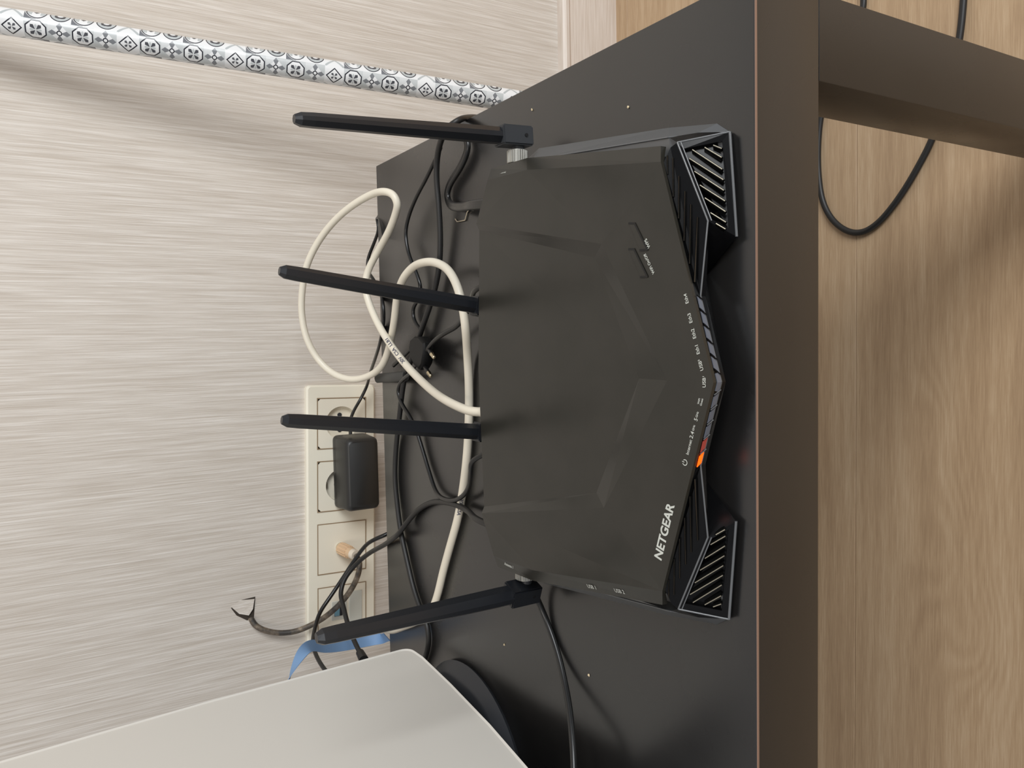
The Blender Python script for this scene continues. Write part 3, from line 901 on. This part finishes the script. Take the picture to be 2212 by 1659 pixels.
# wings at the front corners
M0, M1 = (.1340, .0140, .0050), (.0775, .0090, .0050)
for s in (1, -1):
    mx = lambda p: (p[0] * s, p[1], p[2])
    wv = [R3, R2, M1, M0, (.0600, .0345, .0010), (.0787, .0140, .0006), (.1350, .0165, .0006), (.1362, .0300, .0125), (.1372, .0490, .0165), (.100, .060, .010)]
    inset = [(R3[0] - .004, R3[1] - .0035, R3[2] - .0015), (R2[0] + .001, R2[1] - .0012, R2[2] - .0010), (M1[0] + .0045, M1[1] + .0022, M1[2] + .0035), (M0[0] - .0045, M0[1] + .0030, M0[2] + .0025)]
    nv = Vector((0.06, -0.72, 0.69)).normalized()
    deep = [tuple(Vector(p) - nv * .0035) for p in inset]
    V = [mx(p) for p in wv + inset + deep]
    F = [(0, 10, 11, 1), (1, 11, 12, 2), (2, 12, 13, 3), (3, 13, 10, 0),
         (10, 14, 15, 11), (11, 15, 16, 12), (12, 16, 17, 13), (13, 17, 14, 10), (14, 15, 16, 17),
         (1, 2, 4), (2, 5, 4), (2, 3, 6, 5), (3, 0, 8, 7), (3, 7, 6)]
    wing = from_data('front_wing', V, F, RGLOSS, router)
    # nine louvres across each wing
    lou = [((.1275, .0200, .0112), (.1252, .0162, .0088)), ((.1267, .0234, .0142), (.1203, .0157, .0094)), ((.1260, .0284, .0184), (.1138, .0147, .0100)),
           ((.1212, .0290, .0200), (.1080, .0136, .0103)), ((.1139, .0261, .0192), (.1022, .0127, .0109)), ((.1061, .0230, .0183), (.0964, .0116, .0112)),
           ((.0988, .0200, .0175), (.0906, .0107, .0117)), ((.0905, .0167, .0166), (.0849, .0099, .0123)), ((.0845, .0138, .0156), (.0812, .0098, .0127))]
    for a, b in lou:
        a, b = Vector(mx(a)), Vector(mx(b))
        t = (b - a).normalized()
        sd = t.cross(Vector((nv.x * s, nv.y, nv.z))).normalized()
        nn = sd.cross(t).normalized()
        if nn.z < 0:
            nn = -nn
        V = []
        for p in (a, b):
            for w_, h_ in ((-.0010, -.0036), (-.0006, -.0006), (-.0003, .0000), (.0000, .0002), (.0003, .0000), (.0006, -.0006), (.0010, -.0036)):
                V.append(p + sd * w_ + nn * h_)
        me_ = from_data('vent_slat', V, [(i, i + 1, i + 8, i + 7) for i in range(6)] + [tuple(range(7)), tuple(range(7, 14))], SLAT, wing, sm=75).data
        me_.materials.append(CREST)
        for p_ in me_.polygons:
            if len(p_.vertices) == 4 and all(v % 7 in (2, 3, 4) for v in p_.vertices):
                p_.material_index = 1
    # ribs on the upper vent face
    ribs = [((.1136, .0381, .0276), (.1240, .0391, .0270)), ((.1009, .0342, .0272), (.1222, .0362, .0256)), ((.0886, .0304, .0268), (.1119, .0325, .0247)),
            ((.0761, .0268, .0264), (.1032, .0288, .0237)), ((.0635, .0230, .0260), (.0958, .0256, .0226)), ((.0535, .0197, .0257), (.0885, .0219, .0212))]
    for a, b in ribs:
        a, b = Vector(mx(a)), Vector(mx(b))
        t = (b - a).normalized()
        up = Vector((0, -0.55, 0.83))
        sd = t.cross(up).normalized()
        V = []
        for p in (a, b):
            for w_, h_ in ((-.0007, -.0016), (-.0004, .0000), (.0000, .0004), (.0004, .0000), (.0007, -.0016)):
                V.append(p + sd * w_ + up * h_)
        from_data('vent_rib', V, [(i, i + 1, i + 6, i + 5) for i in range(4)] + [tuple(range(5)), tuple(range(5, 10))], SLAT, router, sm=75)
    # bright chamfered edges
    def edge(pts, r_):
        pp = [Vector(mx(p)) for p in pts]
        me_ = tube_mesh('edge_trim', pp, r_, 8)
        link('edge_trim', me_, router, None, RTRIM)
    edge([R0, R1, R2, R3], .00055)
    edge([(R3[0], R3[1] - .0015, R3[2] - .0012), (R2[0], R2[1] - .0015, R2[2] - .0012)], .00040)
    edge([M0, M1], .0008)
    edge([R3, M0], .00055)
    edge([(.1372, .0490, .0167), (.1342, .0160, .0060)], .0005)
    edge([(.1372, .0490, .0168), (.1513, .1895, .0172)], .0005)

# indicator windows
def bez(x, f):
    """point on the indicator face at x (signed), f=0 top .. 1 ridge"""
    ax_ = abs(x)
    t = ax_ / .046
    top_ = Vector((ax_, B0f[1] + (P1[1] - B0f[1]) * ax_ / P1[0], B0f[2] + (P1[2] - B0f[2]) * ax_ / P1[0]))
    bot_ = Vector((ax_, R0[1] + (R1[1] - R0[1]) * t, R0[2] + (R1[2] - R0[2]) * t))
    p = top_.lerp(bot_, f)
    p.y -= .0003
    if x < 0:
        p.x = -p.x
    return p


leds = [(.0415, LEDOFF), (.0335, LEDOFF), (.0255, LEDOFF), (.0175, LEDOFF), (.0095, LEDOFF), (0.0, LEDOFF),
        (-.0098, LEDOFF), (-.0180, LEDOFF), (-.0262, LEDOFF), (-.0342, LEDRED), (-.0425, LEDON)]
for x, mt in leds:
    w = .0030
    k = .0011 if x >= 0 else -.0011
    if x == 0.0:
        ring_ = [bez(.0046, .12), bez(.0052, .78), bez(0.0, .78), bez(-.0052, .78), bez(-.0046, .12), bez(0.0, .12)]
        F = [(0, 1, 2, 5), (5, 2, 3, 4)]
        V = ring_ + [p + Vector((0, -.0006, 0)) for p in ring_]
        F = [(0, 1, 2, 5), (5, 2, 3, 4), (6, 7, 8, 11), (11, 8, 9, 10), (0, 1, 7, 6), (1, 2, 8, 7), (2, 3, 9, 8), (3, 4, 10, 9), (4, 5, 11, 10), (5, 0, 6, 11)]
    else:
        q = [bez(x - w + k, .12), bez(x + w + k, .12), bez(x + w - k, .78), bez(x - w - k, .78)]
        V = q + [p + Vector((0, -.0006, 0)) for p in q]
        F = [(0, 1, 2, 3), (4, 5, 6, 7), (0, 1, 5, 4), (1, 2, 6, 5), (2, 3, 7, 6), (3, 0, 4, 7)]
    o = from_data('indicator_light', V, F, mt, router)
    if mt is LEDON:
        o['label'] = 'glowing orange-red power indicator'
    if mt is LEDRED:
        o['label'] = 'indicator tinted dim red'
# thin bright dividers on the left half
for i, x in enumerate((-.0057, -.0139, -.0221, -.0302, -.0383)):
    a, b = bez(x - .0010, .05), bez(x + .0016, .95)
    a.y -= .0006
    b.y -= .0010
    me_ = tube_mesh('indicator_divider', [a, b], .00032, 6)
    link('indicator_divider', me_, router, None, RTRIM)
for x in (.0057, .0135, .0215, .0295, .0375, .0455):
    a, b = bez(x + .0010, .05), bez(x - .0016, .95)
    a.y -= .0006
    b.y -= .0010
    me_ = tube_mesh('indicator_divider', [a, b], .00032, 6)
    link('indicator_divider', me_, router, None, RGLOSS)


# printed lettering on the shell
def letter(body, x, y_, size, ang, bold=0.0, zf=None, spacing=1.0, name='printed_lettering', sx=1.0):
    me_ = text_mesh(body, size, bold, spacing=spacing)
    c_, s_ = math.cos(math.radians(ang)), math.sin(math.radians(ang))
    for v in me_.vertices:
        px, py = v.co.x * sx, v.co.y
        X = x + px * c_ - py * s_
        Y = y_ + px * s_ + py * c_
        v.co = (X, Y, (zf or top_z)(X, Y) + .00018)
    return link(name, me_, router, None, PRINT)


letter('NETGEAR', -.0860, .0388, .0078, -16.7, .00022, sx=1.02)
for body, x, y_ in (('Eth4', .0447, .0226), ('Eth3', .0342, .0200), ('Eth2', .0258, .0175), ('Eth1', .0175, .0150), ('USB\u00b2', .0091, .0127)):
    letter(body, x, y_, .0031, 16.7, .00003)
letter('USB\u00b9', .0003, .0104, .0031, 0, .00003)
letter('WiFi', -.0103, .0140, .0017, -16.7, .00003)
letter('Guest', -.0107, .0122, .0017, -16.7, .00003)
letter('5', -.0203, .0160, .0033, -16.7, .00003)
letter('GHz', -.0176, .0152, .0018, -16.7, .00003)
letter('2.4', -.0289, .0188, .0033, -16.7, .00003)
letter('GHz', -.0250, .0176, .0018, -16.7, .00003)
letter('Internet', -.0358, .0208, .0027, -16.7, .00003)
letter('WPS', .0770, .0508, .0030, 30, .00004)
letter('WiFi On/Off', .0655, .0494, .0026, 31, .00004)
# power symbol
V, F = [], []
cx_, cy_ = -.0445, .0238
for k in range(22):
    a = math.radians(90 - 16.7 + 35 + 290 * k / 21)
    for r_ in (.0013, .00175):
        X, Y = cx_ + math.cos(a) * r_, cy_ + math.sin(a) * r_
        V.append((X, Y, top_z(X, Y) + .0002))
F = [(2 * k, 2 * k + 1, 2 * k + 3, 2 * k + 2) for k in range(21)]
d_ = Vector((math.cos(math.radians(73.3)), math.sin(math.radians(73.3)), 0))
e_ = Vector((d_.y, -d_.x, 0)) * .0002
for p in (d_ * .0004 - e_, d_ * .0004 + e_, d_ * .0020 + e_, d_ * .0020 - e_):
    X, Y = cx_ + p.x, cy_ + p.y
    V.append((X, Y, top_z(X, Y) + .0002))
F.append((44, 45, 46, 47))
from_data('power_symbol', V, F, PRINT, router)


def side_z(s):
    a, b, c_ = Vector(A1), Vector(A2), Vector(A3)
    nrm = (b - a).cross(c_ - a)
    def f(X, Y):
        return a.z - (nrm.x * (abs(X) - a.x) + nrm.y * (Y - a.y)) / nrm.z
    return f


letter('Antenna 2', .1415, .2010, .0030, 92, .00003, zf=lambda X, Y: .0359)
letter('Antenna 1', -.1430, .1990, .0030, -90, .00003, zf=lambda X, Y: .0359)
letter('USB 1', -.1350, .1050, .0036, -83, .00003, zf=side_z(-1))
letter('USB 2', -.1310, .0790, .0036, -83, .00003, zf=side_z(-1))

# two push buttons cut out by dark grooves
for pts in (((.0899, .0648), (.0893, .0604), (.0735, .0506), (.0737, .0562)), ((.0751, .0650), (.0747, .0610), (.0584, .0508), (.0585, .0560))):
    b4 = [Vector((x, y_, top_z(x, y_) + .0002)) for x, y_ in pts]
    V = [p + Vector((0, 0, .0002)) for p in b4] + [p - Vector((0, 0, .002)) for p in b4]
    btn = from_data('push_button', V, [(0, 1, 2, 3), (4, 5, 6, 7), (0, 1, 5, 4), (1, 2, 6, 5), (2, 3, 7, 6), (3, 0, 4, 7)], RTOP, router)
    V, F = [], []
    for a, b in ((b4[0], b4[1]), (b4[1], b4[2]), (b4[2], b4[3])):
        t = (b - a).normalized()
        sd = Vector((-t.y, t.x, 0)) * .0006
        k = len(V)
        a2, b2 = a - t * .0004, b + t * .0004
        V += [a2 - sd + Vector((0, 0, .00035)), a2 + sd + Vector((0, 0, .00035)), b2 + sd + Vector((0, 0, .00035)), b2 - sd + Vector((0, 0, .00035))]
        F.append((k, k + 1, k + 2, k + 3))
    from_data('groove', V, F, RDARK, btn)


# antennas
def antenna(hinge, tip, side, knob_axis, fin=0.0, wide=1.0):
    """blade from hinge to tip (router coordinates); side = direction of the wide face"""
    h, t = Vector(hinge), Vector(tip)
    root = bpy.data.objects.new('antenna', None)
    root.empty_display_size = 0.02
    COL.objects.link(root)
    root.parent = router
    root.location = h
    ax_ = (t - h).normalized()
    sd = Vector(side)
    sd = (sd - ax_ * sd.dot(ax_)).normalized()
    nn = ax_.cross(sd).normalized()
    Ln = (t - h).length
    bm = bmesh.new()
    # hexagonal blade, wider at the hinge, clipped at the tip
    rings = []
    for f, w_, d_ in ((-.012, .0072, .0060), (.02, .0076, .0064), (Ln - .012, .0062, .0050), (Ln - .004, .0058, .0047), (Ln, .0035, .0030)):
        w_ *= wide
        d_ *= wide
        prof_ = [(-w_, -.3 * d_), (-w_, .3 * d_), (-.45 * w_, d_), (.45 * w_, d_), (w_, .3 * d_), (w_, -.3 * d_), (.45 * w_, -d_), (-.45 * w_, -d_)]
        rings.append([bm.verts.new(ax_ * f + sd * a + nn * b) for a, b in prof_])
    for A_, B_ in zip(rings, rings[1:]):
        for i in range(8):
            bm.faces.new((A_[i], A_[(i + 1) % 8], B_[(i + 1) % 8], B_[i]))
    bm.faces.new(rings[0][::-1])
    bm.faces.new(rings[-1])
    bm_obj('blade', bm, ANT, root)
    ka = Vector(knob_axis).normalized()
    # hinge block
    bm = bmesh.new()
    hw = max(wide, .95)
    add_box(bm, (-.0080 * hw, -.0072 * hw, -.0125), (.0080 * hw, .0072 * hw, .0125))
    bmesh.ops.bevel(bm, geom=bm.edges[:], offset=.0010, segments=2, affect='EDGES')
    mt_ = Matrix((sd, nn, ax_)).transposed().to_4x4()
    bmesh.ops.transform(bm, matrix=mt_, verts=bm.verts[:])
    hb = bm_obj('hinge_block', bm, ANTB if fin else ANT, root, sm=40)
    bm = bmesh.new()
    cylinder(bm, -ax_ * .006 - nn * 0, nn, .0013, .0148, 14)
    cylinder(bm, -ax_ * .006, sd, .0013, .0163, 14)
    bm_obj('hinge_pin', bm, RDARK, hb)
    # knurled collar towards the body
    bm = bmesh.new()
    c0 = ka * .0142 - ax_ * .003
    cylinder(bm, c0, ka, .0070, .0090, 28)
    u_ = ka.orthogonal().normalized()
    v_ = ka.cross(u_)
    for k in range(28):
        an = 2 * math.pi * k / 28
        cylinder(bm, c0 + (u_ * math.cos(an) + v_ * math.sin(an)) * .0070, ka, .00045, .0082, 6)
    bm_obj('knurled_collar', bm, KNOB, root, sm=40)
    bm = bmesh.new()
    cylinder(bm, ka * .0085 - ax_ * .004, ka, .0042, .006, 20)
    bm_obj('swivel', bm, ANTB, root, sm=40)
    return root


def rl(p): return Vector(p) - RC


antenna(rl((-.0470, .195, .4790)), rl((-.0545, .195, .6368)), (0, 1, 0), (-1, 0, 0), 1, 0.86)
antenna(rl((-.3786, .1965, .4765)), rl((-.3789, .195, .6330)), (0.35, 0.94, 0), (1, 0, 0), 0, 1.0)
antenna(rl((-.1662, .254, .4690)), rl((-.1421, .2515, .6330)), (1, 0, 0), (0, -1, 0), 0, 0.80)
antenna(rl((-.2655, .254, .4690)), rl((-.2440, .2525, .6345)), (1, 0, 0), (0, -1, 0), 0, 0.80)

# ================================================================ cables on and behind the table
def cord_thing(name, key, r, material, label, first=None, drop=(), sides=12, profile=None, it=5, extra_start=(), extra_end=()):
    pts = cable_path(key)
    pts = [p for i, p in enumerate(pts) if i not in drop]
    if first is not None:
        pts[0] = Vector(first)
    pts = [Vector(p) for p in extra_start] + pts + [Vector(p) for p in extra_end]
    root = thing(name, pts[len(pts) // 2], label, 'cable')
    path = relax(catmull(pts, 8), it)
    link('cord', tube_mesh('cord', sub(path, root), r, sides, profile), root, None, material)
    return root, path


def cable_lettering(root, path, r, body, size, near, toward, material, bold=0.0, sx=1.0):
    """wrap lettering round a cable, reading along its run, facing 'toward'"""
    near = Vector(near)
    s = [0.0]
    for a, b in zip(path, path[1:]):
        s.append(s[-1] + (b - a).length)
    i0 = min(range(len(path)), key=lambda i: (path[i] - near).length)
    me_ = text_mesh(body, size, bold)
    tb_ = bmesh.new()
    tb_.from_mesh(me_)
    bmesh.ops.triangulate(tb_, faces=tb_.faces[:])
    bmesh.ops.subdivide_edges(tb_, edges=[e for e in tb_.edges if e.calc_length() > .0006], cuts=3, use_grid_fill=True)
    bmesh.ops.triangulate(tb_, faces=tb_.faces[:])
    tb_.to_mesh(me_)
    tb_.free()
    for v in me_.vertices:
        q = s[i0] + v.co.x * sx
        i = max(1, min(len(path) - 1, next((k for k in range(len(s)) if s[k] >= q), len(s) - 1)))
        f = (q - s[i - 1]) / max(s[i] - s[i - 1], 1e-9)
        p = path[i - 1].lerp(path[i], f)
        t = (path[min(i + 1, len(path) - 1)] - path[max(i - 2, 0)]).normalized()
        n_ = Vector(toward) - p
        n_ = (n_ - t * n_.dot(t)).normalized()
        u_ = n_.cross(t)
        an = v.co.y / r
        v.co = p + (n_ * math.cos(an) + u_ * math.sin(an)) * (r + .0002) - Vector(root.location)
    link('printed_lettering', me_, root, None, material)


VIEW = (-0.19, -0.29, 0.79)
W, wp = cord_thing('ethernet_cable', 'white', .0037, WHITEC, 'thick cream ethernet cable looping up behind the router antennas', first=(-.2452, .2380, .4740), sides=16, extra_end=[(-.5105, .5330, .4460), (-.5130, .5420, .4000), (-.5130, .5460, .2000), (-.5100, .5500, .0200)])
cable_lettering(W, wp, .0037, '30V  CSA  LL81', .0048, (-.2000, .435, .4680), VIEW, INK, .00006, 1.75)
cable_lettering(W, wp, .0037, '30V CSA', .0046, (-.3380, .336, .4542), VIEW, INK, .00006)
bm = bmesh.new()
d = (wp[6] - wp[0]).normalized()
cylinder(bm, wp[2] - Vector(W.location), d, .0062, .016, 20, .0042)
bm_obj('plug_boot', bm, WHITEC, W, sm=40)

cord_thing('power_cable', 'thick_a', .0027, BLACKC2, 'thick round black cable running the length of the table behind the router',
           extra_end=[(0.022, 0.318, 0.30), (0.024, 0.322, 0.15), (0.028, 0.30, 0.02)])
cord_thing('thin_cable', 'thin_b', .0019, BLACKC, 'thin black cable zigzagging over the table behind the right antenna')
cord_thing('flat_lead', 'rear_e', .0020, BLACKC, 'flat twin-core black lead curling past the small metal staple', first=(-.0850, .2340, .4730), drop=(1,), profile=twin_profile(.0022))
cord_thing('router_power_lead', 'dc_d', .0021, BLACKC, 'thin black lead curving from the router rear under the white cable', first=(-.2745, .2370, .4720), drop=(1,))
CC, ccp = cord_thing('console_cable', 'left_f2', .0027, BLACKC2, 'black cable rising over the back table edge to a plug behind the console', first=(-.3385, .2330, .4700), drop=(1,))
bm = bmesh.new()
d = (ccp[-1] - ccp[-6]).normalized()
cylinder(bm, ccp[-1] - Vector(CC.location) - d * .004, d, .0044, .014, 18, .0052)
bm_obj('plug_boot', bm, BLACKC2, CC, sm=40)
F1, f1p = cord_thing('wall_cable', 'left_f1', .0024, BLACKC, 'black cable arching in front of the wall sockets beside the aerial cable',
                     extra_start=[(-.405, .605, .02), (-.406, .606, .20)])
# dusty sleeve lying over the back edge of the table
pts = cable_path('sleeve')
S = thing('cable_sleeve', pts[0], 'short dusty grey cable sleeve poking over the back table edge', 'sleeve')
link('sleeve', tube_mesh('sleeve', sub(relax(catmull(pts, 6), 2), S), .0052, 14, [(math.cos(a * math.pi / 8) * .0052, math.sin(a * math.pi / 8) * .0036) for a in range(16)]), S, None, GREY)

# usb lead leaving the router's left side
U, up_ = cord_thing('usb_cable', 'usb_g', .0024, BLACKC, 'glossy black cable bowing from the router over to the game console', extra_end=[(-.5450, .1350, .4960), (-.5640, .1480, .5050)])

# loose two-pin plug
PG, pp = cord_thing('plug_lead', 'plug_c', .0021, BLACKC, 'loose black lead ending in a flat two-pin plug behind the router', first=(-.1450, .2370, .4700))
pc = Vector((-.1985, .3960, .4600)) - Vector(PG.location)
dirp = Vector((-.90, .42, 0.0)).normalized()
nrm = Vector((-.42, -.90, 0.0)).normalized()
bm = bmesh.new()
sec = []
outl = [(-.0175, .0), (-.0165, -.014), (-.0080, -.0185), (.0080, -.0185), (.0165, -.014), (.0175, .0), (.0120, .0120), (.0050, .0190), (-.0050, .0190), (-.0120, .0120)]
for zz, f in ((-.0060, .90), (-.0040, 1.0), (.0040, 1.0), (.0060, .90)):
    sec.append([bm.verts.new(pc + dirp * (a * f * .86) - nrm * (b * f * .86) + Vector((0, 0, zz))) for a, b in outl])
for A_, B_ in zip(sec, sec[1:]):
    for i in range(len(A_)):
        bm.faces.new((A_[i], A_[(i + 1) % len(A_)], B_[(i + 1) % len(B_)], B_[i]))
bm.faces.new(sec[0][::-1])
bm.faces.new(sec[-1])
bm_obj('plug_body', bm, mat('plug_matte_black', srgb(14, 14, 14), 0.5, spec=0.3), PG, sm=40)
for sgn in (-1, 1):
    bm = bmesh.new()
    base_ = pc + dirp * (.0095 * sgn) + nrm * .010 + Vector((0, 0, .001))
    dd = (nrm + Vector((0, 0, .12))).normalized()
    cylinder(bm, base_ + dd * .009, dd, .0020, .018, 14)
    bm_obj('pin', bm, BLACKC, PG, sm=40)
    bm = bmesh.new()
    cylinder(bm, base_ + dd * .0205, dd, .0022, .006, 14, .0018)
    bmesh.ops.create_uvsphere(bm, u_segments=12, v_segments=8, radius=.0019, matrix=Matrix.Translation(base_ + dd * .0234))
    bm_obj('pin_tip', bm, BRASS, PG, sm=60)

# blue ribbon strap
pts = [Vector(p) for p in PATHS['ribbon']]
path = relax(catmull(pts, 8), 4)
RB = thing('ribbon', pts[5], 'pale blue ribbon drooping over the socket panel corner behind the console', 'ribbon')
V, F = [], []
for i, p in enumerate(path):
    f = i / (len(path) - 1)
    tw = math.radians(20 + 120 * min(1, f * 2.2))
    t = (path[min(i + 1, len(path) - 1)] - path[max(i - 1, 0)]).normalized()
    u_ = t.cross(Vector((0, 1, 0))).normalized()
    v_ = t.cross(u_)
    w_ = (u_ * math.cos(tw) + v_ * math.sin(tw)) * .0062
    n_ = t.cross(w_).normalized() * .0003
    for q in (p - w_ - n_, p + w_ - n_, p + w_ + n_, p - w_ + n_):
        V.append(q - Vector(RB.location))
for i in range(len(path) - 1):
    for j in range(4):
        a, b = i * 4 + j, i * 4 + (j + 1) % 4
        F.append((a, b, b + 4, a + 4))
from_data('strap', V, F, RIBBON, RB, sm=50)

# cable looping on the floor beneath the table
pts = [Vector(p) for p in PATHS['floor']]
FC = thing('floor_cable', pts[10], 'flat black cable lying in a loop on the wooden floor', 'cable')
link('cord', tube_mesh('cord', sub(relax(catmull(pts, 8), 6), FC), .0035, 12, [(math.cos(a * math.pi / 6) * .0034, math.sin(a * math.pi / 6) * .0030) for a in range(12)]), FC, None, BLACKC2)

# ================================================================ game console standing on its disc stand
GC = thing('game_console', (-.565, .285, TT), 'tall white-panelled game console standing on a dark round stand', 'console')


def panel_outline(r=.014):
    # side panel outline in (y, z) of the world, clockwise from the rear bottom corner
    return [(.4300, .4660), (.4170, .6650), (.4005, .8120), (.3960, .8420), (.3700, .8560), (.2600, .8500), (.1700, .8380), (.1430, .8200), (.1360, .7000), (.1370, .5600), (.1420, .4990), (.1560, .4925), (.1760, .4893), (.2450, .4795), (.3300, .4705), (.4000, .4650)]


def side_panel(xo, xi, bulge, name='side_panel'):
    pts = panel_outline()
    # round the rear bottom corner and smooth the curve
    P = []
    for i, p in enumerate(pts):
        p = Vector((p[0], p[1], 0))
        if i in (0,):
            a = Vector((pts[-1][0], pts[-1][1], 0))
            b = Vector((pts[1][0], pts[1][1], 0))
            p0 = p + (a - p).normalized() * .012
            p1 = p + (b - p).normalized() * .012
            for k in range(7):
                t = k / 6
                P.append(p0 * (1 - t) ** 2 + p * 2 * t * (1 - t) + p1 * t ** 2)
        else:
            P.append(p)
    cy, cz = .285, .66
    bm = bmesh.new()
    rings = []
    for f, xx in ((1.0, xi), (1.0, xo - math.copysign(.0012, bulge)), (.992, xo), (.6, xo + bulge * .6), (.25, xo + bulge)):
        rings.append([bm.verts.new((xx - GC.location.x, cy + (p.x - cy) * f - GC.location.y, cz + (p.y - cz) * f - GC.location.z)) for p in P])
    n_ = len(P)
    for A_, B_ in zip(rings, rings[1:]):
        for i in range(n_):
            bm.faces.new((A_[i], A_[(i + 1) % n_], B_[(i + 1) % n_], B_[i]))
    bm.faces.new(rings[0][::-1])
    bm.faces.new(rings[-1])
    return bm_obj(name, bm, CONW, GC, sm=30)


side_panel(-.4970, -.5030, -.0012)
side_panel(-.6330, -.6270, .0012)
g = Vector(GC.location)
extrude_poly('black_core', [(-.6260 - g.x, a - g.y, b - g.z) for a, b in [(.405, .482), (.390, .80), (.365, .835), (.20, .828), (.16, .80), (.155, .51), (.17, .500)]], (.1215, 0, 0), CONB, GC, .003, 2)
# round stand: side wall leaning in, gently domed top
bm = bmesh.new()
sc = Vector((-.5815 - g.x, .3320 - g.y, 0))
rings = []
for zz, rr_ in ((.0, .0955), (.003, .0975), (.0105, .0890), (.0125, .0865), (.0130, .0500)):
    rings.append([bm.verts.new((sc.x + math.cos(2 * math.pi * k / 64) * rr_, sc.y + math.sin(2 * math.pi * k / 64) * rr_, zz)) for k in range(64)])
for A_, B_ in zip(rings, rings[1:]):
    for i in range(64):
        bm.faces.new((A_[i], A_[(i + 1) % 64], B_[(i + 1) % 64], B_[i]))
bm.faces.new(rings[0][::-1])
bm.faces.new(rings[-1])
bm_obj('stand', bm, STANDM, GC, sm=50)

# ================================================================ small litter on the table
ST = thing('staple', (-.0780, .3260, TT), 'tiny bent metal staple lying on the table behind the router', 'staple')
link('wire', tube_mesh('wire', [Vector(p) for p in ((-.0035, .0120, .0008), (-.0065, .0085, .0008), (-.0070, -.0060, .0008), (-.0010, -.0100, .0008), (.0010, -.0145, .0012))], .0006, 8), ST, None, STEEL)
for x, y_, lab in ((-.0177, .2124, 'pale crumb beside the right antenna hinge'), (-.0442, .1018, 'pale speck of dust near the right table edge'),
                   (-.4451, .2693, 'pale crumb between the router and the console stand'), (-.4298, .1521, 'tiny yellowish crumb under the bowed black cable')):
    bm = bmesh.new()
    bmesh.ops.create_icosphere(bm, subdivisions=1, radius=.0010)
    for v in bm.verts:
        v.co += Vector((random.uniform(-1, 1), random.uniform(-1, 1), random.uniform(-1, 1))) * .0003
        v.co.z *= .6
    o = bm_obj('crumb', bm, CRUMB, None, (x, y_, TT + .0005))
    tag(o, lab, 'crumb', 'crumbs on the table')
